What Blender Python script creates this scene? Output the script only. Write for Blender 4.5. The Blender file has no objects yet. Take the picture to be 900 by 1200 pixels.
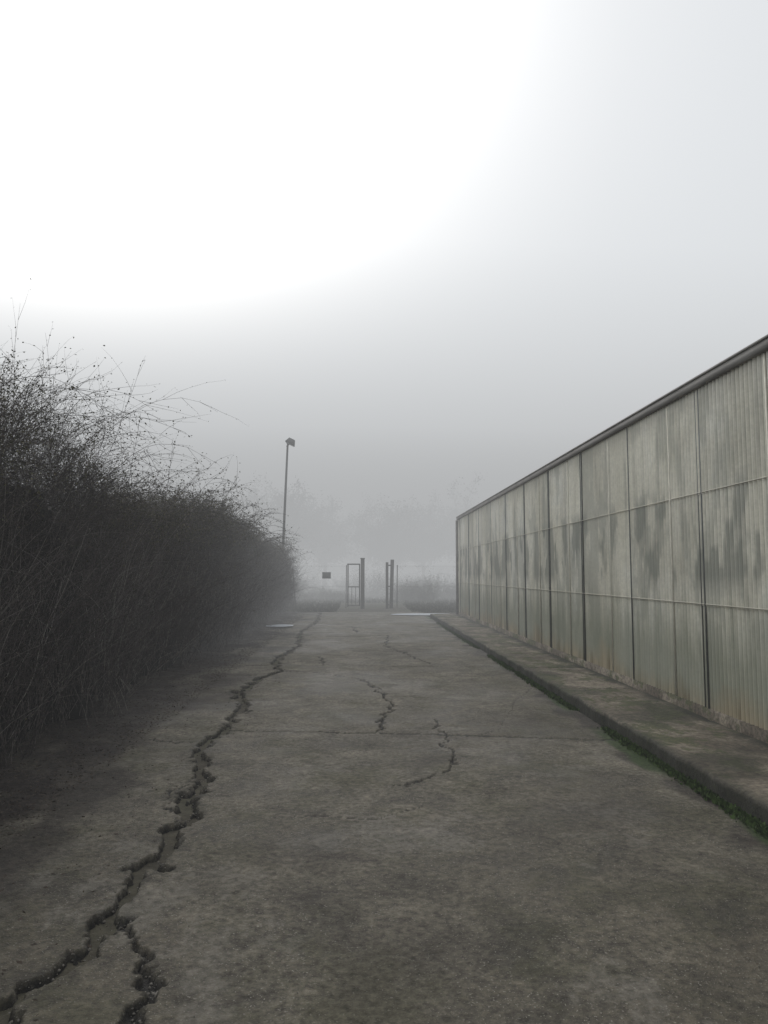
import bpy, math, random
import numpy as np
from mathutils import Vector, Matrix
rng = np.random.default_rng(7)
random.seed(7)
scene = bpy.context.scene

# ------------------------------------------------------------------ helpers
def hash2(ix, iy, seed=0):
    h = (ix.astype(np.int64)*374761393 + iy.astype(np.int64)*668265263 + seed*1442695041) & 0xffffffff
    h = ((h ^ (h >> 13)) * 1274126177) & 0xffffffff
    return ((h ^ (h >> 16)) & 0xffff) / 65535.0
def vnoise(x, y, seed=0):
    x0 = np.floor(x); y0 = np.floor(y)
    fx = x-x0; fy = y-y0
    fx = fx*fx*(3-2*fx); fy = fy*fy*(3-2*fy)
    a = hash2(x0, y0, seed); b = hash2(x0+1, y0, seed)
    c = hash2(x0, y0+1, seed); d = hash2(x0+1, y0+1, seed)
    return (a*(1-fx)+b*fx)*(1-fy)+(c*(1-fx)+d*fx)*fy
def fbm(x, y, octv=4, seed=0):
    s = 0; a = .5; t = 0
    for i in range(octv):
        s = s + a*vnoise(x*2**i+17.3*i, y*2**i+5.1*i, seed+i); t += a; a *= .5
    return s/t

def make_mesh(name, verts, faces, mat=None, smooth=False, attrs=None):
    """faces: ndarray (n,k) with constant k, or list of such arrays"""
    me = bpy.data.meshes.new(name)
    verts = np.asarray(verts, dtype=np.float32)
    if not isinstance(faces, list): faces = [faces]
    loops = np.concatenate([f.reshape(-1) for f in faces]).astype(np.int32)
    tot = np.concatenate([np.full(len(f), f.shape[1]) for f in faces]).astype(np.int32)
    start = np.concatenate([[0], np.cumsum(tot)[:-1]]).astype(np.int32)
    me.vertices.add(len(verts)); me.vertices.foreach_set('co', verts.reshape(-1))
    me.loops.add(len(loops)); me.loops.foreach_set('vertex_index', loops)
    me.polygons.add(len(tot)); me.polygons.foreach_set('loop_start', start)
    me.polygons.foreach_set('loop_total', tot)
    if smooth: me.polygons.foreach_set('use_smooth', np.ones(len(tot), dtype=bool))
    if attrs:
        for k, v in attrs.items():
            at = me.attributes.new(k, 'FLOAT', 'POINT'); at.data.foreach_set('value', np.asarray(v, dtype=np.float32))
    me.update(calc_edges=True); me.validate()
    ob = bpy.data.objects.new(name, me); scene.collection.objects.link(ob)
    if mat: me.materials.append(mat)
    return ob

def empty(name, loc=(0, 0, 0)):
    e = bpy.data.objects.new(name, None); e.location = loc
    scene.collection.objects.link(e); return e
def parent(ob, p):
    ob.parent = p; ob.matrix_parent_inverse = Matrix.Translation(-Vector(p.location)); return ob

BOXF = np.array([[0,3,2,1],[4,5,6,7],[0,1,5,4],[1,2,6,5],[2,3,7,6],[3,0,4,7]])
class Geo:
    def __init__(s): s.v = []; s.f = {}; s.n = 0
    def add(s, v, f):
        v = np.asarray(v, float).reshape(-1, 3); f = np.asarray(f)
        s.v.append(v); s.f.setdefault(f.shape[1], []).append(f+s.n); s.n += len(v)
    def box(s, x0, x1, y0, y1, z0, z1):
        s.add([[x0,y0,z0],[x1,y0,z0],[x1,y1,z0],[x0,y1,z0],[x0,y0,z1],[x1,y0,z1],[x1,y1,z1],[x0,y1,z1]], BOXF)
    def beam(s, p, q, r, n=8, r2=None):
        p = np.array(p, float); q = np.array(q, float); d = q-p; d /= np.linalg.norm(d)
        u = np.cross(d, [0, 0, 1] if abs(d[2]) < .9 else [1, 0, 0]); u /= np.linalg.norm(u); w = np.cross(d, u)
        r2 = r if r2 is None else r2
        a = np.linspace(0, 2*np.pi, n, endpoint=False)+np.pi/n
        c = np.cos(a)[:, None]*u+np.sin(a)[:, None]*w
        v = np.vstack([p+c*r, q+c*r2])
        i = np.arange(n); j = (i+1) % n
        base = s.n
        s.add(v, np.stack([i, j, j+n, i+n], 1))
        s.f.setdefault(n, []).append(base+i[::-1][None]); s.f.setdefault(n, []).append(base+(i+n)[None])
    def build(s, name, mat, smooth=False, attrs=None):
        return make_mesh(name, np.vstack(s.v), [np.vstack(x) for x in s.f.values()], mat, smooth, attrs)

def tubes(start, direc, length, rad, K=7, wander=.25, grav=-.2, rng=rng, up=None):
    """many thin tapered curved twigs, triangular section"""
    N = len(start); P = np.zeros((N, K, 3)); D = np.zeros((N, K, 3))
    p = start.copy(); d = direc/np.linalg.norm(direc, axis=1)[:, None]
    bend = rng.normal(0, wander, (N, 3))
    for k in range(K):
        P[:, k] = p; D[:, k] = d
        p = p+d*(length/(K-1))[:, None]
        d = d+bend*.35+rng.normal(0, wander*.5, (N, 3)); d[:, 2] += grav
        d /= np.linalg.norm(d, axis=1)[:, None]
    ref = np.array([.31, .77, .55]); U = np.cross(D, ref); U /= np.linalg.norm(U, axis=2)[..., None]+1e-9; W = np.cross(D, U)
    taper = np.linspace(1, .25, K)[None, :, None]*rad[:, None, None]
    rings = [P+(math.cos(a)*U+math.sin(a)*W)*taper for a in (0, 2.094, 4.189)]
    V = np.stack(rings, 2).reshape(-1, 3)
    b = (np.arange(N)[:, None]*K+np.arange(K-1)[None]).reshape(-1)*3
    F = []
    for i in range(3):
        j = (i+1) % 3; F.append(np.stack([b+i, b+j, b+3+j, b+3+i], 1))
    return V, np.vstack(F), P, D
def leaves(pos, size, rng=rng, droop=0.3):
    N = len(pos)
    a = rng.normal(0, 1, (N, 3)); a[:, 2] -= droop; a /= np.linalg.norm(a, axis=1)[:, None]
    b = np.cross(a, rng.normal(0, 1, (N, 3))); b /= np.linalg.norm(b, axis=1)[:, None]
    n = np.cross(a, b)
    s = size[:, None]
    v = np.stack([pos, pos+a*s*.5+b*s*.3+n*s*.08, pos+a*s, pos+a*s*.5-b*s*.3+n*s*.08], 1).reshape(-1, 3)
    i = np.arange(N)*4
    return v, np.stack([i, i+1, i+2, i+3], 1)

# ------------------------------------------------------------------ materials
class M:
    def __init__(s, name):
        s.m = bpy.data.materials.new(name); s.m.use_nodes = True
        s.t = s.m.node_tree; s.b = s.t.nodes['Principled BSDF']; s.L = s.t.links
        s.geo = s.t.nodes.new('ShaderNodeNewGeometry').outputs['Position']
    def node(s, t, **k):
        n = s.t.nodes.new(t)
        for a, v in k.items(): setattr(n, a, v)
        return n
    def map(s, scale, loc=(0, 0, 0)):
        n = s.node('ShaderNodeMapping'); n.inputs['Scale'].default_value = scale; n.inputs['Location'].default_value = loc
        s.L.new(s.geo, n.inputs['Vector']); return n.outputs[0]
    def noise(s, scale, detail=5, rough=.55, vec=None, dist=0):
        n = s.node('ShaderNodeTexNoise'); n.inputs['Scale'].default_value = scale; n.inputs['Detail'].default_value = detail
        n.inputs['Roughness'].default_value = rough; n.inputs['Distortion'].default_value = dist
        s.L.new(vec or s.geo, n.inputs['Vector']); return n.outputs['Fac']
    def ramp(s, fac, stops):
        n = s.node('ShaderNodeValToRGB'); e = n.color_ramp.elements
        while len(e) < len(stops): e.new(.5)
        for x, (p, c) in zip(e, stops):
            x.position = p; x.color = (c, c, c, 1) if isinstance(c, (int, float)) else (*c, 1)
        s.L.new(fac, n.inputs[0]); return n.outputs[0]
    def mix(s, fac, a, b, mode='MIX'):
        n = s.node('ShaderNodeMix', data_type='RGBA', blend_type=mode)
        for sock, v in ((n.inputs[0], fac), (n.inputs[6], a), (n.inputs[7], b)):
            if isinstance(v, bpy.types.NodeSocket): s.L.new(v, sock)
            elif isinstance(v, (int, float)): sock.default_value = v
            else: sock.default_value = (*v, 1)
        return n.outputs[2]
    def math(s, op, a, b=0):
        n = s.node('ShaderNodeMath', operation=op)
        for i, v in enumerate((a, b)):
            if isinstance(v, bpy.types.NodeSocket): s.L.new(v, n.inputs[i])
            else: n.inputs[i].default_value = v
        return n.outputs[0]
    def attr(s, name):
        return s.node('ShaderNodeAttribute', attribute_name=name).outputs['Fac']
    def rng(s, v, a, b):
        n = s.node('ShaderNodeMapRange'); s.L.new(v, n.inputs[0]); n.inputs[1].default_value = a; n.inputs[2].default_value = b
        return n.outputs[0]
    def sep(s):
        n = s.node('ShaderNodeSeparateXYZ'); s.L.new(s.geo, n.inputs[0]); return n.outputs
    def color(s, c):
        if isinstance(c, bpy.types.NodeSocket): s.L.new(c, s.b.inputs['Base Color'])
        else: s.b.inputs['Base Color'].default_value = (*c, 1)
    def rough(s, c):
        if isinstance(c, bpy.types.NodeSocket): s.L.new(c, s.b.inputs['Roughness'])
        else: s.b.inputs['Roughness'].default_value = c
    def bump(s, h, strength=.5, dist=.01):
        n = s.node('ShaderNodeBump'); n.inputs['Strength'].default_value = strength; n.inputs['Distance'].default_value = dist
        s.L.new(h, n.inputs['Height']); s.L.new(n.outputs[0], s.b.inputs['Normal'])

def mat_simple(name, c1, c2, scale=8, rough=.8, stretch=(1, 1, 1), bump=.2, metal=0):
    m = M(name); n = m.noise(scale, 6, .6, m.map(stretch))
    m.color(m.ramp(n, [(.3, c1), (.7, c2)])); m.rough(rough); m.b.inputs['Metallic'].default_value = metal
    if bump: m.bump(n, bump)
    return m.m

# concrete road
m = M('concrete')
big = m.noise(.5, 8, .65, dist=.4); mid = m.noise(2.3, 8, .72, dist=.8); fine = m.noise(26, 6, .75); speck = m.noise(95, 2, .5)
c = m.ramp(big, [(.36, (.088, .075, .053)), (.48, (.118, .104, .077)), (.54, (.148, .133, .103)), (.66, (.185, .169, .134))])
c = m.mix(.8, c, m.ramp(mid, [(.36, .42), (.47, .82), (.54, 1.0), (.66, 1.45)]), 'MULTIPLY')
c = m.mix(.85, c, m.ramp(fine, [(.34, .32), (.5, .95), (.66, 1.62)]), 'MULTIPLY')
c = m.mix(m.ramp(speck, [(.64, 0), (.70, .8)]), c, (.36, .34, .29))
c = m.mix(m.ramp(speck, [(.25, .8), (.34, 0)]), c, (.018, .016, .012))
patch = m.math('MULTIPLY', m.ramp(m.noise(.9, 9, .75, m.map((1, .7, 1), (3, 7, 0))), [(.53, 0), (.57, 1)]), .5)
c = m.mix(patch, c, m.ramp(fine, [(.35, (.12, .11, .088)), (.65, (.27, .25, .215))]))
moss = m.math('MULTIPLY', m.ramp(m.noise(1.3, 8, .75, m.map((1, 1, 1), (9, 2, 0))), [(.50, 0), (.60, 1)]), .5)
c = m.mix(moss, c, m.ramp(fine, [(.35, (.032, .032, .015)), (.65, (.090, .085, .043))]))
c = m.mix(m.attr('dirt'), c, m.ramp(fine, [(.35, (.012, .009, .008)), (.65, (.045, .035, .029))]))
c = m.mix(m.attr('mossy'), c, m.ramp(fine, [(.35, (.015, .03, .008)), (.65, (.05, .085, .02))]))
c = m.mix(m.attr('crack'), c, m.ramp(fine, [(.35, (.004, .0035, .003)), (.65, (.016, .014, .011))]))
m.color(c); m.rough(m.ramp(big, [(.38, .48), (.60, .88)])); m.b.inputs['Specular IOR Level'].default_value = .35
h = m.math('ADD', m.math('MULTIPLY', fine, .8), m.math('ADD', mid, m.math('MULTIPLY', speck, .4)))
m.bump(h, .8, .03); MAT_ROAD = m.m

# pavement concrete
m = M('pavement_concrete')
n1 = m.noise(1.5, 8, .7, dist=.5); n2 = m.noise(20, 6, .75); n3 = m.noise(2.2, 8, .75, m.map((1, .6, 1), (4, 0, 0)))
c = m.ramp(n1, [(.36, (.075, .060, .042)), (.48, (.135, .112, .083)), (.60, (.24, .205, .158))])
c = m.mix(.9, c, m.ramp(n2, [(.34, .35), (.66, 1.55)]), 'MULTIPLY')
c = m.mix(m.ramp(n3, [(.50, 0), (.56, .8)]), c, m.ramp(n2, [(.3, (.022, .030, .008)), (.7, (.085, .098, .030))]))
c = m.mix(m.attr('edge'), c, m.ramp(n2, [(.3, (.006, .006, .005)), (.7, (.022, .026, .010))]))
m.color(c); m.rough(.8); m.bump(n2, .8, .025); MAT_PAVE = m.m

# soil/grass
m = M('soil')
n1 = m.noise(.35, 7, .65); n2 = m.noise(12, 6, .7)
c = m.ramp(n1, [(.35, (.055, .045, .034)), (.5, (.075, .068, .045)), (.68, (.06, .075, .034))])
c = m.mix(.7, c, m.ramp(n2, [(.3, .45), (.7, 1.4)]), 'MULTIPLY'); m.color(c); m.rough(.95); m.bump(n2, .8, .05); MAT_SOIL = m.m

# twigs and leaves
m = M('twig_bark'); n = m.noise(3, 4); n2 = m.noise(30, 2)
c = m.ramp(n, [(.3, (.032, .026, .026)), (.55, (.066, .055, .053)), (.75, (.12, .104, .098))])
m.color(m.mix(.7, c, m.ramp(n2, [(.35, .4), (.65, 1.7)]), 'MULTIPLY')); m.rough(.8); MAT_TWIG = m.m
m = M('stalk_bark'); n2 = m.noise(25, 2)
m.color(m.ramp(n2, [(.35, (.11, .10, .09)), (.65, (.25, .23, .21))])); m.rough(.8); MAT_STALK = m.m
m = M('bramble_leaf'); n = m.noise(6, 3); n2 = m.noise(50, 1)
c = m.ramp(n, [(.35, (.030, .034, .014)), (.5, (.058, .054, .022)), (.7, (.060, .042, .026))])
m.color(m.mix(.7, c, m.ramp(n2, [(.35, .4), (.65, 1.8)]), 'MULTIPLY')); m.rough(.6); MAT_LEAF = m.m
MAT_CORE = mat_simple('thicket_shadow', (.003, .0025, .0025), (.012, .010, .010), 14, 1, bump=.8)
MAT_LITTER = mat_simple('leaf_litter', (.02, .015, .012), (.075, .055, .04), 30, .9)
MAT_STONE = mat_simple('pebble', (.06, .055, .045), (.26, .24, .21), 25, .9)
MAT_STEEL = mat_simple('weathered_steel', (.035, .031, .028), (.08, .072, .064), 9, .6, (1, 1, .3))
MAT_GALV = mat_simple('weathered_trim', (.15, .143, .13), (.26, .25, .235), 6, .7, (1, .3, 1), .1)
MAT_RAIL = mat_simple('frame_paint', (.50, .48, .40), (.66, .64, .55), 8, .7, (1, .3, 1))
MAT_DARKGAP = mat_simple('frame_dark', (.08, .088, .088), (.15, .155, .145), 8, .6)
MAT_POST = mat_simple('lamp_pole_paint', (.05, .05, .05), (.09, .09, .088), 5, .5)
MAT_SIGN = mat_simple('sign_back', (.03, .03, .034), (.05, .05, .055), 9, .6)
MAT_FAR = mat_simple('distant_foliage', (.03, .03, .02), (.08, .08, .05), 1.5, .9)
MAT_GLASS = mat_simple('lamp_glass', (.30, .32, .33), (.4, .42, .43), 9, .2)
MAT_PUDDLE = mat_simple('sky_tinted_puddle', (.36, .40, .45), (.58, .62, .68), 5, .35, bump=.1)  # pale blue colour stands in for sky reflected on the water

# corrugated sheet, opaque; its see-through look is painted into the colour
PITCH = .076
m = M('corrugated_sheet')
X, Y, Z = m.sep()
vs = m.noise(1.0, 6, .6, m.map((1, .8, .6)), .5)            # soft blotches
st = m.noise(1.0, 6, .65, m.map((1, 5, .30), (0, 3, 0)))    # vertical run marks
st2 = m.noise(1.0, 4, .6, m.map((1, 1.6, .55), (7, 9, 4)), .3)
fine = m.noise(18, 6, .75)
px = m.math('FLOOR', m.math('DIVIDE', m.math('SUBTRACT', Y, 0.30), 1.02))
pz = m.math('FLOOR', m.math('DIVIDE', m.math('SUBTRACT', Z, .15), 1.14))
cb = m.node('ShaderNodeCombineXYZ'); m.L.new(px, cb.inputs[0]); m.L.new(pz, cb.inputs[1])
wn = m.node('ShaderNodeTexWhiteNoise', noise_dimensions='3D'); m.L.new(cb.outputs[0], wn.inputs[0]); pv = wn.outputs['Value']
c = m.ramp(vs, [(.36, (.74, .715, .60)), (.5, (.86, .835, .72)), (.62, (.90, .885, .79))])
c = m.mix(.75, c, m.ramp(st, [(.36, .62), (.5, 1.0), (.64, 1.05)]), 'MULTIPLY')
c = m.mix(.7, c, m.ramp(pv, [(0, .78), (1, 1.05)]), 'MULTIPLY')
c = m.mix(.4, c, m.ramp(fine, [(.34, .66), (.66, 1.12)]), 'MULTIPLY')
c = m.mix(m.ramp(st2, [(.51, 0), (.56, .42)]), c, (.36, .37, .32))    # dimming by frames behind is painted in as darker patches
low = m.rng(m.math('ADD', Z, m.math('MULTIPLY', m.math('SUBTRACT', st, .5), 1.2)), 1.45, .8)
c = m.mix(m.math('MULTIPLY', low, .68), c, (.27, .29, .215))
spl = m.rng(m.math('ADD', Z, m.math('MULTIPLY', m.math('SUBTRACT', vs, .5), .9)), .50, .22)
c = m.mix(m.math('MULTIPLY', spl, .8), c, m.ramp(st, [(.4, (.26, .205, .125)), (.6, (.54, .46, .32))]))
mp = m.ramp(m.noise(1.0, 3, .5, m.map((1, 2.0, .8), (5, 11, 2))), [(.50, 0), (.55, 1)])
band = m.rng(m.math('ABSOLUTE', m.math('SUBTRACT', Z, 1.98)), .62, .40)
c = m.mix(m.math('MULTIPLY', m.math('MULTIPLY', mp, band), .65), c, (.25, .26, .225))
tb = m.rng(m.math('ADD', Z, m.math('MULTIPLY', m.math('SUBTRACT', st, .5), .8)), 3.25, 3.5)
c = m.mix(m.math('MULTIPLY', tb, .4), c, (.30, .29, .24))
# rib shading put into the colour: corrugation valleys darkened (valleys are set back, +X)
rib = m.math('SINE', m.math('MULTIPLY', m.math('SUBTRACT', Y, -6.84), 2*math.pi/PITCH))
c = m.mix(m.math('MULTIPLY', m.rng(rib, .1, .9), m.ramp(st, [(.35, .62), (.65, .34)])), c, m.mix(1.0, c, (.34, .36, .30), 'MULTIPLY'))
m.color(c); m.rough(.42); m.bump(fine, .15, .004)
MAT_SHEET = m.m
MAT_WALL = mat_simple('plain_sheet', (.38, .37, .31), (.58, .56, .47), 2, .5)

# ------------------------------------------------------------------ ground + road
gx = np.concatenate([-np.geomspace(900, 4, 30), np.linspace(-3.5, 3.5, 8), np.geomspace(4, 900, 30)])
gy = np.concatenate([-np.geomspace(400, 4, 20), [0, 5, 10, 15, 20, 25, 28, 31], np.geomspace(34, 1500, 50)])
A, B = np.meshgrid(gx, gy)
Zg = -.03+np.where(B > 32, (fbm(A*.3, B*.3, 4, 5)-.5)*.25*np.clip((B-32)/10, 0, 1), 0)
nx, ny = len(gx), len(gy)
i = (np.arange(ny-1)[:, None]*nx+np.arange(nx-1)).reshape(-1)
make_mesh('ground', np.stack([A, B, Zg], 2).reshape(-1, 3), np.stack([i, i+1, i+1+nx, i+nx], 1), MAT_SOIL, True)

cracks = [ # (points, half width start, half width end, depth)
 ([(-1.55,2.2),(-1.42,2.6),(-1.303,2.87),(-1.211,3.10),(-1.142,3.475),(-1.182,3.97),(-1.131,4.43),(-1.146,4.94),(-1.217,5.39),(-1.211,5.93),(-1.438,6.90),(-1.383,7.73),(-1.364,8.75),(-1.623,10.17),(-1.55,11.28),(-1.278,12.33),(-1.553,13.75),(-1.354,16.6),(-1.6,20.1),(-1.426,25.1),(-1.63,30.5)], .068, .052, .065),
 ([(-1.162,3.77),(-1.11,3.55),(-.952,3.32),(-.858,3.08),(-.777,2.81),(-.70,2.3)], .024, .032, .035),
 ([(.018,11.3),(.221,10.55),(.397,9.08),(.219,8.2),(.187,7.64)], .028, .024, .03),
 ([(.822,8.19),(.807,7.24),(.819,6.38),(.735,6.11),(.52,5.87),(.31,5.65)], .015, .008, .02),
 ([(.732,19.3),(.573,16.6),(.976,14.66),(1.187,13.3)], .024, .02, .025),
 ([(-.764,14.4),(-.62,13.1)], .025, .015, .02),
 ([(-.2,22.5),(-.05,20.2)], .03, .02, .02),
 ([(-1.15,4.9),(-1.32,5.25),(-1.36,5.7),(-1.24,6.1)], .008, .006, .016),
 ([(-1.40,7.3),(-1.75,7.2),(-2.1,7.35)], .009, .007, .016),
 ([(-1.3,12.3),(-.7,12.1),(.0,11.4)], .009, .008, .016),
 ([(-1.4,7.75),(-.3,7.62),(.9,7.45),(2.5,7.15)], .016, .018, .015),
 ([(-2.0,13.1),(2.5,12.8)], .017, .017, .012),
 ([(-2.0,19.1),(2.5,18.9)], .022, .022, .012),
 ([(-.45,5.05),(.1,4.95),(.42,5.2)], .004, .004, .008),
 ([(.82,7.2),(1.4,7.6),(2.0,9.5),(2.4,10.4)], .005, .005, .008),
]
xs = np.arange(-3.3, 2.5301, .0105)
ys = [-6, -4, -2, 0, 1, 1.6]; y = 1.9
while y < 31: ys.append(y); y *= 1.0048
ys.append(31.0); ys = np.array(ys)
A, B = np.meshgrid(xs, ys); pxv = A.reshape(-1); pyv = B.reshape(-1)
wx = pxv+(fbm(pxv*5, pyv*5, 4, 1)-.5)*.22+(fbm(pxv*22, pyv*22, 3, 9)-.5)*.09
wy = pyv+(fbm(pxv*5, pyv*5, 4, 2)-.5)*.22+(fbm(pxv*22, pyv*22, 3, 8)-.5)*.09
wmod = .25+1.5*fbm(pxv*1.8, pyv*3.5, 3, 4)
depth = np.zeros_like(pxv); cmask = np.zeros_like(pxv)
for pts, w0, w1, dp in cracks:
    L = len(pts)-1
    best = np.full_like(pxv, 9e9); bw = np.zeros_like(pxv)
    straight = dp <= .015
    qx, qy = (pxv+(wx-pxv)*.3, pyv+(wy-pyv)*.3) if straight else (wx, wy)
    for k in range(L):
        ax, ay = pts[k]; bx, by = pts[k+1]
        dx, dy = bx-ax, by-ay
        t = np.clip(((qx-ax)*dx+(qy-ay)*dy)/(dx*dx+dy*dy), 0, 1)
        d = np.hypot(qx-ax-t*dx, qy-ay-t*dy)
        u = d < best; best = np.where(u, d, best); bw = np.where(u, w0+(w1-w0)*(k+t)/L, bw)
    w = bw*wmod
    m_ = np.clip((w-best)/(.45*w)+.2, 0, 1)
    depth = np.maximum(depth, m_*dp); cmask = np.maximum(cmask, np.clip((w*1.2-best)/(.3*w), 0, 1)*(1 if dp > .012 else .7))
    if dp > .04:   # spalled, dirt-stained margins
        cmask = np.maximum(cmask, np.clip((w*2.2-best)/(1.6*w), 0, 1)*np.clip((fbm(pxv*14, pyv*14, 4, 91)-.45)*5, 0, 1)*.75)
depth *= .75+.5*fbm(pxv*30, pyv*30, 3, 77)
zz = .010+(fbm(pxv*.8, pyv*.8, 4, 3)-.5)*.02+(fbm(pxv*9, pyv*9, 3, 6)-.5)*.006-depth
side = -2.15+(fbm(pxv*1.3, pyv*.9, 4, 21)-.5)*1.5
dirt = np.clip((side-pxv)/.35, 0, 1)*np.clip(.35+1.3*fbm(pxv*4, pyv*4, 4, 22), 0, 1)
blot = np.clip((fbm(pxv*1.6, pyv*1.2, 5, 23)-.52)*6, 0, 1)*np.clip((-1.2-pxv)/.7, 0, 1)*.8
dirt = np.maximum(dirt, blot)
kd = np.clip((pxv-2.30+(fbm(pxv*3, pyv*2, 4, 31)-.5)*.7)/.2, 0, 1)
dirt = np.maximum(dirt, kd*.85)
for sx, sy, rr in ((.3, 7.2, .8), (1.9, 8.0, .8), (.9, 15.5, 1.3), (-.3, 4.2, .6), (1.6, 5.0, .8), (0.2, 3.3, .6)):
    dd = np.hypot((pxv-sx), (pyv-sy)*.8)/rr+(fbm(pxv*3, pyv*3, 5, 95)-.5)*1.6
    dirt = np.maximum(dirt, np.clip(1-dd, 0, 1)*.36)
mossy = np.clip((pxv-2.40+(fbm(pxv*3, pyv*1.2, 3, 41)-.5)*.4)/.08, 0, 1)*np.clip((fbm(pyv*.6, pyv*.1, 3, 42)-.33)*5, 0, 1)*.9
zz += np.clip((side-pxv)/.8, 0, 1)*.05*fbm(pxv*6, pyv*6, 3, 50)
nx, ny = len(xs), len(ys)
i = (np.arange(ny-1)[:, None]*nx+np.arange(nx-1)).reshape(-1)
make_mesh('concrete_road', np.stack([pxv, pyv, zz], 1), np.stack([i, i+1, i+1+nx, i+nx], 1), MAT_ROAD, True,
          {'crack': cmask*.97, 'dirt': dirt, 'mossy': mossy})

# pebbles in the crack and scattered grit : one object
def pebbles(pos, size, name, mat):
    N = len(pos)
    base = np.array([[1,0,0],[-1,0,0],[0,1,0],[0,-1,0],[0,0,.7],[0,0,-.7]])
    F = np.array([[0,2,4],[2,1,4],[1,3,4],[3,0,4],[2,0,5],[1,2,5],[3,1,5],[0,3,5]])
    a = rng.uniform(0, 6.28, N); ca, sa = np.cos(a), np.sin(a)
    v = base[None]*rng.uniform(.55, 1.2, (N, 6, 1))
    v = np.stack([v[..., 0]*ca[:, None]-v[..., 1]*sa[:, None], v[..., 0]*sa[:, None]+v[..., 1]*ca[:, None], v[..., 2]], 2)
    v = v*size[:, None, None]+pos[:, None]
    return make_mesh(name, v.reshape(-1, 3), (F[None]+(np.arange(N)*6)[:, None, None]).reshape(-1, 3), mat)
idx = np.where((cmask > .5) & (pyv < 14) & (depth > .015))[0]
NP = 3200; sel = rng.choice(idx, NP)
p1 = np.stack([pxv[sel]+rng.normal(0, .016, NP), pyv[sel]+rng.normal(0, .012, NP), zz[sel]+.003], 1)
s1 = rng.uniform(.002, .011, NP)
N2 = 3800
ry = 2+rng.random(N2)**1.6*16; rx = rng.uniform(-2.6, 2.5, N2)
p2 = np.stack([rx, ry, np.full(N2, .013)], 1); s2 = rng.uniform(.0015, .006, N2)
pebbles(np.vstack([p1, p2]), np.concatenate([s1, s2]), 'pebbles', MAT_STONE)

# leaf litter under the hedge
N3 = 16000
ly = 2.5+rng.random(N3)**1.4*26
lx = -2.0-np.abs(rng.normal(0, .55, N3))-.1*rng.random(N3)
lx = np.where(rng.random(N3) < .07, rng.uniform(-2.2, -1.1, N3), lx)
v, f = leaves(np.stack([lx, ly, .03+rng.random(N3)*.02+np.clip(-2.3-lx, 0, 1)*.06], 1), rng.uniform(.012, .04, N3), droop=0)
v = v.reshape(-1, 4, 3); v[..., 2] = v[:, :1, 2]+(v[..., 2]-v[:, :1, 2])*.35; v = v.reshape(-1, 3)
make_mesh('leaf_litter', v, f, MAT_LITTER)

# ------------------------------------------------------------------ pavement with kerb
PT = .15
ysp = np.arange(-6, 26.9, .05); xsp = np.concatenate([[2.535, 2.538, 2.545, 2.56], np.arange(2.60, 3.52, .05)])
A, B = np.meshgrid(xsp, ysp)
jl = np.minimum(np.abs((B-1.3) % 2.04), 2.04-np.abs((B-1.3) % 2.04))
Zp = PT+(fbm(A*3, B*3, 4, 60)-.5)*.02-np.clip(1-jl/.05, 0, 1)*.015
Xj = A+np.where(A < 2.6, (fbm(B*4, B*0+1, 5, 61)-.5)*.06, 0)
Zp[:, 0] = -.03; Zp[:, 1] = PT-.035; Zp[:, 2] = Zp[:, 2]-.008
edge = np.clip(1-(A-2.535)/.13, 0, 1)*.85*np.clip(.1+1.4*fbm(A*6, B*2, 4, 64), 0, 1)
edge[:, 0] = .97; edge[:, 1] = .95
edge = np.maximum(edge, np.clip((A-3.30+(fbm(A*4, B*3, 3, 63)-.5)*.35)/.12, 0, 1)*.92); edge = np.maximum(edge, np.clip(1-jl/.06, 0, 1)*.7)
edge = np.maximum(edge, np.clip((fbm(A*2.5, B*1.2, 5, 66)-.56)*7, 0, 1)*.55)
nx, ny = len(xsp), len(ysp); i = (np.arange(ny-1)[:, None]*nx+np.arange(nx-1)).reshape(-1)
pav = make_mesh('pavement', np.stack([Xj, B, Zp], 2).reshape(-1, 3), np.stack([i, i+1, i+1+nx, i+nx], 1), MAT_PAVE, False, {'edge': edge.reshape(-1)})
# moss tufts along kerb foot
N4 = 26000
my = 2.5+rng.random(N4)**1.3*22; dens = fbm(my*.6, my*.1, 3, 42); keep = dens > .38+rng.random(N4)*.12; my = my[keep]
mx = 2.535-np.abs(rng.normal(0, .035, len(my)))
v, f = leaves(np.stack([mx, my, np.full(len(my), .008)], 1), rng.uniform(.012, .05, len(my)), droop=-1.8)
m = M('moss'); m.color(m.ramp(m.noise(20, 3), [(.3, (.02, .038, .008)), (.7, (.065, .11, .025))])); m.rough(.9)
make_mesh('kerb_moss', v, f, m.m)

# ------------------------------------------------------------------ greenhouse building
GX = 3.52; Y0 = -6.84; Y1 = 26.4; ZT = 3.57
gh = empty('greenhouse', (GX, 10, 0))
yy = np.arange(Y0, Y1, PITCH/8)
def sheet(name, z0, z1, off):
    pr = GX+off+.013*np.sin(2*np.pi*(yy-Y0)/PITCH)+(fbm(yy*1.2, yy*0+z0, 3, 88)-.5)*.008
    zr = np.linspace(z0, z1, 4)
    V = np.stack([np.repeat(pr[None], 4, 0), np.repeat(yy[None], 4, 0), np.repeat(zr[:, None], len(yy), 1)], 2).reshape(-1, 3)
    nx = len(yy); i = (np.arange(3)[:, None]*nx+np.arange(nx-1)).reshape(-1)
    return parent(make_mesh(name, V, np.stack([i, i+nx, i+1+nx, i+1], 1), MAT_SHEET, True), gh)
sheet('sheet_lower', .24, 1.31, .0); sheet('sheet_middle', 1.27, 2.45, -.004); sheet('sheet_upper', 2.41, 3.52, -.008)
fr = Geo(); dk = Geo()
yv = 7.44-2.04*7
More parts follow.
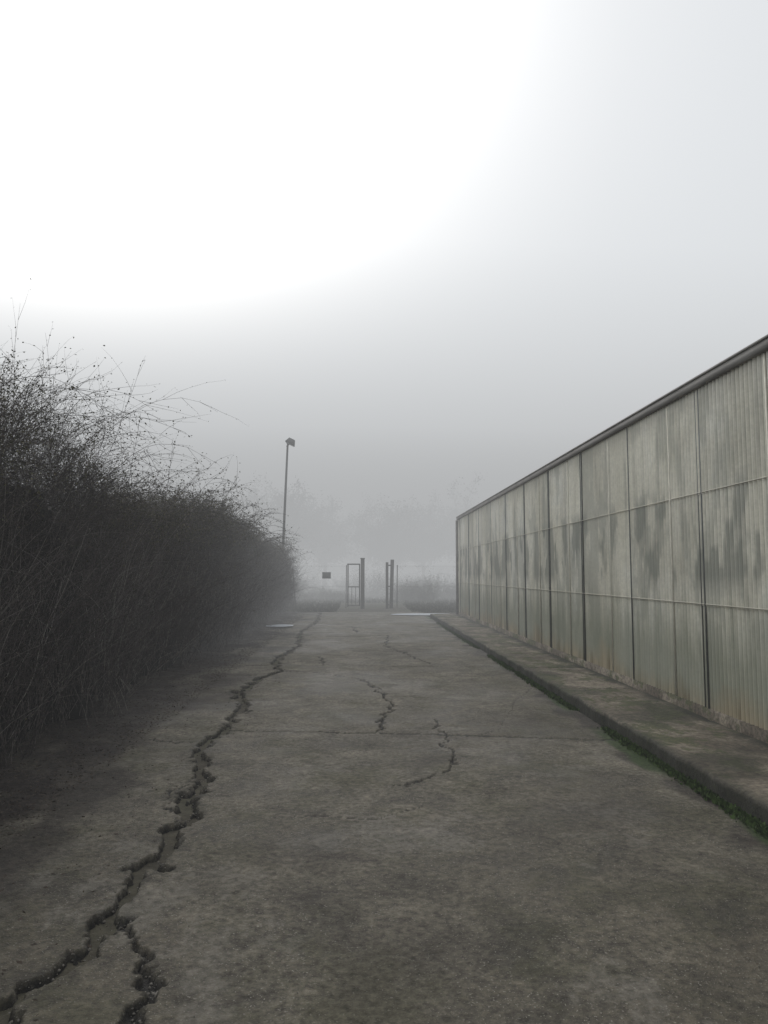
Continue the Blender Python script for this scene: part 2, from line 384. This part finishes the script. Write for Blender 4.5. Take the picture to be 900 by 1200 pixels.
while yv < Y1-.1:
    dk.box(GX-.027, GX-.012, yv-.008, yv+.008, .2, 3.5)
    if rng.random() < .6: dk.box(GX-.024, GX-.012, yv+.075, yv+.081, .2, 3.5)
    fr.box(GX-.025, GX-.012, yv+.76, yv+.785, .2, 3.5)
    yv += 2.04
parent(dk.build('batten_dark', MAT_DARKGAP), gh)
fr.box(GX-.0235, GX-.010, Y0, Y1, 1.286, 1.294); fr.box(GX-.0235, GX-.010, Y0, Y1, 2.426, 2.434)
parent(fr.build('lap_strips', MAT_RAIL), gh)
b = Geo(); b.box(GX-.03, GX+.10, Y0, Y1, .0, .25); parent(b.build('plinth', MAT_PAVE), gh)
b = Geo(); b.box(GX-.055, GX+.04, Y0, Y1+.06, 3.515, 3.60); b.box(GX-.065, GX+.02, Y0, Y1+.08, 3.603, 3.625)
parent(b.build('eaves_gutter', MAT_GALV), gh)
b = Geo(); b.beam((GX-.05, Y1+.02, .16), (GX-.05, Y1+.02, 3.5), .045, 10)
parent(b.build('downpipe', MAT_GALV, True), gh)
b = Geo()
b.add([[GX+.03, Y1, 0],[GX+9, Y1, 0],[GX+9, Y1, 3.55],[GX+4.5, Y1, 4.6],[GX+.03, Y1, 3.55]], [[0,1,2,3,4]])
b.add([[GX+.03, Y0, 0],[GX+9, Y0, 0],[GX+9, Y0, 3.55],[GX+4.5, Y0, 4.6],[GX+.03, Y0, 3.55]], [[0,4,3,2,1]])
b.add([[GX+9, Y0, 0],[GX+9, Y1, 0],[GX+9, Y1, 3.55],[GX+9, Y0, 3.55]], [[0,1,2,3]])
parent(b.build('end_and_back_walls', MAT_WALL), gh)
b = Geo()
b.add([[GX+.0, Y0, 3.56],[GX+.0, Y1, 3.56],[GX+4.5, Y1, 4.62],[GX+4.5, Y0, 4.62],[GX+9.1, Y0, 3.56],[GX+9.1, Y1, 3.56]], [[0,1,2,3],[3,2,5,4]])
parent(b.build('roof', MAT_WALL), gh)

# ------------------------------------------------------------------ hedge
hedge = empty('bramble_hedge', (-4.2, 15, 0))
def htop(y): return 2.85+.45*(fbm(y*.5, y*0+3, 3, 70)-.5)*2-np.clip((y-22)/12, 0, 1)*.5+np.clip((14-y)/5, 0, 1)*.14
def hface(y): return -2.95+.5*(fbm(y*.6, y*0+9, 3, 71)-.5)
th = np.linspace(0, 1, 60); yc = np.arange(1.5, 34.2, .07)
T, Yc = np.meshgrid(th, yc)
def prof(T, Y):
    ang = np.pi*T; c_ = np.cos(ang); s_ = np.sin(ang)
    ex = np.sign(c_)*np.abs(c_)**.55; ez = np.abs(s_)**.62
    endt = np.clip((34.3-Y)/1.5, .02, 1)**.5
    xc = hface(Y)-1.25
    return xc+ex*1.25*endt, htop(Y)*ez*endt, ex, ez
Xc, Zc, ex, ez = prof(T, Yc)
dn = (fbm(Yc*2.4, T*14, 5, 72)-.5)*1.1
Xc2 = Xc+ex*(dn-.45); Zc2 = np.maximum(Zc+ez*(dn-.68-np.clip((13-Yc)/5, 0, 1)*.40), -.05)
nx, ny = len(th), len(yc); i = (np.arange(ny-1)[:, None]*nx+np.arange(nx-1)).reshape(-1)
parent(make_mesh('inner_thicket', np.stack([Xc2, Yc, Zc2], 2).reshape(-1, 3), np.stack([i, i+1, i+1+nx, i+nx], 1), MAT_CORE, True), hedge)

def surf(N, tlo, thi, ypow=1.6, y0=3.0, deep=.35):
    Y = y0+rng.random(N)**ypow*(34-y0); T = rng.uniform(tlo, thi, N)
    x, z, ex, ez = prof(T, Y)
    nrm = np.stack([ex, np.zeros(N), ez], 1)
    P = np.stack([x, Y, z], 1)-nrm*rng.uniform(.0, deep, (N, 1))
    return P, nrm
tw = Geo(); lf = Geo(); stalks = Geo()
def face_twigs(N, tlo, thi, ypow, deep):
    P, nrm = surf(N, tlo, thi, ypow, deep=deep)
    dr = nrm*.5+rng.normal(0, .75, (N, 3)); dr[:, 2] += .15
    near = np.clip(P[:, 1]/10, .7, 2.0)
    v, f, PP, DD = tubes(P, dr, rng.uniform(.3, .95, N), rng.uniform(.0018, .0042, N)*near, 6, .26, -.10); tw.add(v, f)
    s = PP[:, 2:, :].reshape(-1, 3); s = s[rng.random(len(s)) < np.clip(.05+s[:, 2]*.13, 0, .45)]
    v, f = leaves(s+rng.normal(0, .03, s.shape), rng.uniform(.012, .034, len(s))*np.clip(s[:, 1]/10, .8, 1.8)); lf.add(v, f)
face_twigs(32000, .02, .62, 1.6, .7)
face_twigs(9000, .30, .75, 2.6, 1.1)
# upright canes on the face
N = 3200; Y = 3+rng.random(N)**1.5*30
P = np.stack([hface(Y)+rng.uniform(-.5, .12, N), Y, rng.uniform(0, .6, N)], 1)
dr = np.stack([rng.normal(.08, .25, N), rng.normal(0, .35, N), np.ones(N)], 1)
v, f, PP, DD = tubes(P, dr, rng.uniform(.8, 2.4, N), rng.uniform(.003, .0065, N), 9, .13, -.06); tw.add(v, f)
N = 750; Y = 3+rng.random(N)**1.3*20
P = np.stack([hface(Y)+rng.uniform(-.25, .20, N), Y, rng.uniform(0, 1.5, N)], 1)
dr = np.stack([rng.normal(.12, .3, N), rng.normal(0, .55, N), np.ones(N)*.9], 1)
v, f, PP, DD = tubes(P, dr, rng.uniform(.5, 1.6, N), rng.uniform(.0015, .004, N), 9, .14, -.09); stalks.add(v, f)
def shoot_set(P, dr, L, r, grav, leafp, wander=.13, side=.65):
    N = len(P)
    v, f, PP, DD = tubes(P, dr, L, r*np.clip(P[:, 1]/12, .8, 1.6), 10, wander, grav); tw.add(v, f)
    st = PP[:, 3:9].reshape(-1, 3); sd = DD[:, 3:9].reshape(-1, 3)+rng.normal(0, side, (N*6, 3))
    sl = np.repeat(L, 6)*rng.uniform(.12, .4, N*6)
    v, f, P2, D2 = tubes(st, sd, sl, np.repeat(r, 6)*.5*np.clip(st[:, 1]/12, .8, 1.6), 5, .2, -.05); tw.add(v, f)
    s = np.vstack([PP[:, 4:].reshape(-1, 3), P2[:, 1:].reshape(-1, 3)]); s = s[rng.random(len(s)) < leafp]
    v, f = leaves(s+rng.normal(0, .012, s.shape), rng.uniform(.014, .038, len(s))*np.clip(s[:, 1]/11, .85, 1.5)); lf.add(v, f)
def shoots(N, tlo, thi, lmin, lmax, r, grav, ypow=1.5, y0=4, leafp=.6, out=.6):
    P, nrm = surf(N, tlo, thi, ypow, y0)
    dr = nrm*out+rng.normal(0, .35, (N, 3)); dr[:, 2] += .75
    shoot_set(P, dr, rng.uniform(lmin, lmax, N), np.full(N, r)*rng.uniform(.7, 1.3, N), grav, leafp)
shoots(3000, .22, .66, .3, .75, .003, -.12, leafp=.7)
shoots(240, .26, .5, .8, 1.25, .0042, -.20, y0=6.5, leafp=.7)
# long arching canes that lean out over the road side
N = 130; Y = 6.8+rng.random(N)**1.5*17
P = np.stack([hface(Y)-rng.uniform(.2, 1.1, N), Y, htop(Y)-.35], 1)
dr = np.stack([rng.uniform(.1, 1.0, N), rng.normal(0, .4, N), rng.uniform(.8, 1.5, N)], 1)
shoot_set(P, dr, rng.uniform(1.0, 2.0, N), rng.uniform(.0045, .0065, N), -.22, .95, .12, .5)
# a few single tall ones
P = np.array([[-3.86, 8.0, 2.7], [-3.42, 8.2, 2.8], [-3.55, 9.6, 2.8], [-3.6, 11.5, 2.9], [-3.3, 12.6, 2.8]])
shoot_set(P, np.array([[.0, .1, 1], [-.02, .0, 1], [.12, .1, 1], [.15, 0, 1], [.1, .0, 1]]), np.array([2.0, 1.5, 1.35, 1.2, 1.1]), np.array([.0045, .0045, .005, .005, .005]), .0, .8, .05, .4)
parent(tw.build('twigs', MAT_TWIG), hedge); parent(lf.build('leaves', MAT_LEAF), hedge); parent(stalks.build('dry_canes', MAT_STALK), hedge)

# ------------------------------------------------------------------ floodlight pole
lamp = empty('street_lamp', (-3.38, 33, 0))
g = Geo(); bx, by = -3.50, 33.0; tx = -3.27
g.beam((bx, by, -.02), (bx+.07, by, 2.5), .075, 12, .065); g.beam((bx+.07, by, 2.5), (tx, by, 7.35), .060, 12, .045)
g.box(bx-.14, bx+.14, by-.14, by+.14, -.02, .03)
parent(g.build('pole', MAT_POST, False), lamp)
g = Geo(); g.beam((tx-.04, by, 7.28), (tx+.10, by-.05, 7.42), .03, 8); g.beam((tx, by-.16, 7.38), (tx, by+.16, 7.38), .025, 8)
parent(g.build('bracket', MAT_POST), lamp)
def rotbox(cx, cy, cz, sx, sy, sz, ry, taper=1.):
    g = Geo(); pts = []
    for z in (-1, 1):
        q = taper if z > 0 else 1
        for x, y in ((-1, -1), (1, -1), (1, 1), (-1, 1)):
            X_, Y_, Z_ = x*sx/2*q, y*sy/2*q, z*sz/2
            pts.append([cx+X_*math.cos(ry)+Z_*math.sin(ry), cy+Y_, cz-X_*math.sin(ry)+Z_*math.cos(ry)])
    g.add(pts, BOXF); return g
parent(rotbox(tx+.16, by-.05, 7.50, .44, .44, .24, .45, .6).build('floodlight_housing', MAT_POST), lamp)
parent(rotbox(tx+.105, by-.05, 7.377, .38, .38, .02, .45).build('floodlight_glass', MAT_GLASS), lamp)

# ------------------------------------------------------------------ gate, fence, sign
GY = 34.6
gate = empty('metal_gate', (-.2, GY, 0))
g = Geo()
g.beam((-.56, GY, .05), (-.56, GY, 2.05), .03, 6); g.beam((-.60, GY, 2.03), (.0, GY, 2.03), .03, 6)
g.beam((-.56, GY, .98), (.0, GY, .98), .025, 6); g.beam((-.56, GY, .12), (.0, GY, .12), .03, 6); g.beam((-.02, GY, .1), (-.02, GY, 2.05), .03, 6)
g.beam((-.38, GY, .12), (-.38, GY, .98), .012, 6); g.beam((-.2, GY, .12), (-.2, GY, .98), .012, 6)
parent(g.build('leaf_frame', MAT_STEEL), gate)
g = Geo(); g.box(.03, .21, GY-.09, GY+.09, -.05, 2.28); g.box(.01, .23, GY-.11, GY+.11, 2.283, 2.32)
parent(g.build('gate_post', MAT_STEEL), gate)
gate2 = empty('metal_gate.001', (1.4, GY, 0))
g = Geo(); g.box(1.20, 1.32, GY-.06, GY+.06, -.05, 2.12); parent(g.build('leaf_stile', MAT_STEEL), gate2)
g = Geo(); g.beam((1.46, GY+.3, -.05), (1.52, GY+.3, 2.25), .09, 8)
parent(g.build('gate_post', MAT_STEEL), gate2)
g = Geo()
for z in (.15, 1.0, 1.98): g.beam((1.27, GY+.04, z), (1.48, GY+.3, z), .03, 6)
parent(g.build('leaf_rails', MAT_STEEL), gate2)

def fence(name, xa, xb, y, posts):
    e = empty(name, ((xa+xb)/2, y, 0)); g = Geo()
    for p in posts: g.beam((p, y, -.05), (p+.02, y, 2.0), .022, 8)
    for z in (.1, 1.0, 1.95): g.beam((xa, y-.03, z), (xb, y-.03, z), .004, 4)
    parent(g.build('posts_and_wires', MAT_STEEL), e)
    g = Geo(); h = 1.85; s_ = .12
    x = xa-h
    while x < xb:
        for sg in (1, -1):
            x0, x1, z0, z1 = (x, x+h, .1, .1+h) if sg > 0 else (x+h, x, .1, .1+h)
            def cl(xc): t = (xc-x0)/(x1-x0); return (xc, z0+t*(z1-z0))
            a = (x0, z0) if xa <= x0 <= xb else cl(min(max(x0, xa), xb)); b_ = (x1, z1) if xa <= x1 <= xb else cl(min(max(x1, xa), xb))
            if abs(a[0]-b_[0]) > .02: g.beam((a[0], y-.03+.004*sg, a[1]), (b_[0], y-.03+.004*sg, b_[1]), .0014, 3)
        x += s_
    parent(g.build('mesh_wire', MAT_STEEL), e)
fence('wire_fence', -9, -.62, GY+.6, [-8.6, -6.2, -3.9, -.66])
fence('wire_fence', 1.7, 12, GY+.6, [1.75, 4.9, 8.1, 11.8])
g = Geo(); g.beam((-3.4, GY-1.2, 0), (-3.0, GY-1.3, 1.9), .03, 8); g.beam((-3.02, GY-1.3, 1.86), (-2.85, GY-1.3, .02), .025, 8)
g.build('fence_brace', MAT_STEEL)
sg = empty('fence_sign', (-1.58, GY+.5, 1.5))
g = Geo(); g.box(-1.78, -1.38, GY+.50, GY+.52, 1.36, 1.66); parent(g.build('panel', MAT_SIGN), sg)
g = Geo(); g.box(-1.80, -1.36, GY+.525, GY+.54, 1.62, 1.64); g.box(-1.80, -1.36, GY+.525, GY+.54, 1.38, 1.40); parent(g.build('mounting_bars', MAT_STEEL), sg)

# ------------------------------------------------------------------ puddles
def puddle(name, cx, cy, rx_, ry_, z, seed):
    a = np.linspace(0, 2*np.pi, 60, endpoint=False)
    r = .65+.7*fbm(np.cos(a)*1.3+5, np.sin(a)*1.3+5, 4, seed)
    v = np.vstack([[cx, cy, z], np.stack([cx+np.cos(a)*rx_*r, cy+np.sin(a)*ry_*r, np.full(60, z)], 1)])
    j = np.arange(60); return make_mesh(name, v, np.stack([np.zeros(60, int), 1+j, 1+(j+1) % 60], 1), MAT_PUDDLE)
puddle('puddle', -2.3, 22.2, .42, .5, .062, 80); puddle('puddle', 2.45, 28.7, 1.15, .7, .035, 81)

# ------------------------------------------------------------------ background vegetation
def shrubs(name, items, leaf, seed):
    r = np.random.default_rng(seed); e = empty(name, (items[0][0], items[0][1], 0)); t = Geo(); l = Geo()
    for (x, y, w, h) in items:
        N = int(90*w); 
        P = np.stack([x+r.normal(0, w*.25, N), y+r.normal(0, w*.2, N), np.zeros(N)], 1)
        d = np.stack([r.normal(0, .45, N), r.normal(0, .45, N), np.ones(N)], 1)
        v, f, PP, DD = tubes(P, d, h*r.uniform(.5, 1.05, N), np.full(N, .008), 6, .15, -.05, r); t.add(v, f)
        s = np.repeat(PP[:, 1:].reshape(-1, 3), 5, 0); v, f = leaves(s+r.normal(0, .09, s.shape), r.uniform(.5, 1, len(s))*leaf, r); l.add(v, f)
    parent(t.build('stems', MAT_TWIG), e); parent(l.build('foliage', MAT_FAR), e)
r = np.random.default_rng(3)
shrubs('shrubs', [(2.1+i*.9+r.normal(0, .3), 41+r.uniform(0, 8), r.uniform(1, 1.8), r.uniform(.7, 1.9)) for i in range(13)]+
       [(-1.0-i*.9+r.normal(0, .3), 43+r.uniform(0, 7), r.uniform(.8, 1.5), r.uniform(.4, 1.1)) for i in range(9)]+
       [(r.uniform(-25, 25), r.uniform(48, 64), r.uniform(1.5, 3), r.uniform(.8, 2.4)) for i in range(34)], .07, 4)
dt = empty('distant_trees', (0, 75, 0)); t = Geo(); l = Geo()
for (x, y, h, w) in [(-6.5, 66, 10.5, 4.8), (-3.4, 70, 9.2, 4.2), (-11, 72, 11, 5), (2.6, 69, 7.8, 4.8), (6.2, 72, 8.6, 5), (10.5, 75, 9.2, 5.4), (-16, 72, 11, 5.5), (16, 74, 9, 5), (-21, 78, 11, 6), (21, 78, 10, 6), (-.6, 84, 8.4, 5.5), (4.3, 86, 9.5, 6)]:
    t.beam((x, y, -.2), (x+r.normal(0, .2), y, h*.45), .22, 8, .14)
    N = 46; P = np.stack([np.full(N, x), np.full(N, y), r.uniform(.22, .6, N)*h], 1)
    d = np.stack([r.normal(0, .7, N), r.normal(0, .7, N), r.uniform(.3, 1.3, N)], 1)
    v, f, PP, DD = tubes(P, d, w*r.uniform(.5, 1.05, N), np.full(N, .07), 7, .15, -.01, r); t.add(v, f)
    st = PP[:, 2:].reshape(-1, 3); st = np.repeat(st, 3, 0)
    v, f, P2, D2 = tubes(st, r.normal(0, 1, st.shape)+[0, 0, .4], r.uniform(.5, 1.4, len(st)), np.full(len(st), .018), 4, .2, 0, r); t.add(v, f)
    s = np.repeat(P2[:, 1:].reshape(-1, 3), 6, 0); v, f = leaves(s+r.normal(0, .22, s.shape), r.uniform(.12, .26, len(s)), r); l.add(v, f)
parent(t.build('trunks_and_limbs', MAT_TWIG), dt); parent(l.build('crowns', MAT_FAR), dt)

# rough grass beyond the road
N = 40000
gy_ = 31+rng.random(N)**1.6*30; gx_ = rng.uniform(-1, 1, N)*(6+gy_*.25)
k = ~((np.abs(gx_-.6) < 1.6) & (gy_ < 40)); gx_, gy_ = gx_[k], gy_[k]
v, f = leaves(np.stack([gx_, gy_, np.full(len(gx_), -.03)], 1), rng.uniform(.05, .22, len(gx_)), droop=-2.2)
make_mesh('grass', v, f, MAT_FAR)

# ------------------------------------------------------------------ fog (layers of real volume; the glow of multiply scattered daylight is its emission)
def fogbox(name, dens, lum, box, tint=(.965, .985, 1.0)):
    g = Geo(); g.box(*box)
    mm = bpy.data.materials.new(name); mm.use_nodes = True; t = mm.node_tree; t.nodes.clear()
    o = t.nodes.new('ShaderNodeOutputMaterial'); a = t.nodes.new('ShaderNodeVolumeAbsorption'); e = t.nodes.new('ShaderNodeEmission'); s = t.nodes.new('ShaderNodeAddShader')
    a.inputs['Color'].default_value = (0, 0, 0, 1); a.inputs['Density'].default_value = dens
    e.inputs['Color'].default_value = (*tint, 1); e.inputs['Strength'].default_value = dens*lum
    t.links.new(a.outputs[0], s.inputs[0]); t.links.new(e.outputs[0], s.inputs[1])
    t.links.new(s.outputs[0], o.inputs['Volume']); return g.build(name, mm)
fogbox('thin_fog', .0045, .41, (-450, 450, -300, 700, -1.0, 10))
fogbox('middle_fog', .0135, .44, (-445, 445, 13, 695, -.9, 12.5))
fogbox('fog_bank', .028, .44, (-440, 440, 37, 690, -.8, 9))
fogbox('upper_fog_bank', .017, .62, (-438, 438, 42, 688, -.7, 21))
fogbox('high_fog', .010, .90, (-452, 452, -302, 702, 12.6, 36), (.95, .975, 1.0))
fogbox('fog_top', .007, .97, (-454, 454, -304, 704, 36.1, 95), (.92, .965, 1.0))

# ------------------------------------------------------------------ world, sun, camera
w = bpy.data.worlds.new('World'); scene.world = w; w.use_nodes = True
t = w.node_tree; bg = t.nodes['Background']
sky = t.nodes.new('ShaderNodeTexSky'); sky.sky_type = 'NISHITA'; sky.sun_disc = False
EL, AZ = math.radians(38), math.radians(-24)   # azimuth from +Y, negative = left
sky.sun_elevation = EL; sky.sun_rotation = AZ; sky.air_density = 1.0; sky.dust_density = 8; sky.ozone_density = 1
hs = t.nodes.new('ShaderNodeHueSaturation'); hs.inputs['Saturation'].default_value = .25
t.links.new(sky.outputs[0], hs.inputs['Color']); t.links.new(hs.outputs[0], bg.inputs[0]); bg.inputs[1].default_value = .14
sd = bpy.data.lights.new('sun', 'SUN'); sd.energy = 1.0; sd.angle = math.radians(30); sd.color = (1, .97, .92)
so = bpy.data.objects.new('sun', sd); scene.collection.objects.link(so)
dirv = Vector((math.sin(AZ)*math.cos(EL), math.cos(AZ)*math.cos(EL), math.sin(EL)))
so.rotation_euler = dirv.to_track_quat('Z', 'Y').to_euler(); so.location = (-10, 20, 30)

cd = bpy.data.cameras.new('camera'); cam = bpy.data.objects.new('camera', cd); scene.collection.objects.link(cam)
cd.sensor_fit = 'VERTICAL'; cd.sensor_height = 36; cd.lens = 26.0; cd.clip_end = 3000; cd.clip_start = .05
cam.location = (0, 0, 1.6); cam.rotation_euler = (math.radians(90+4.75), 0, math.radians(-1.85))
scene.camera = cam
scene.view_settings.view_transform = 'Standard'; scene.view_settings.look = 'None'; scene.view_settings.exposure = 0
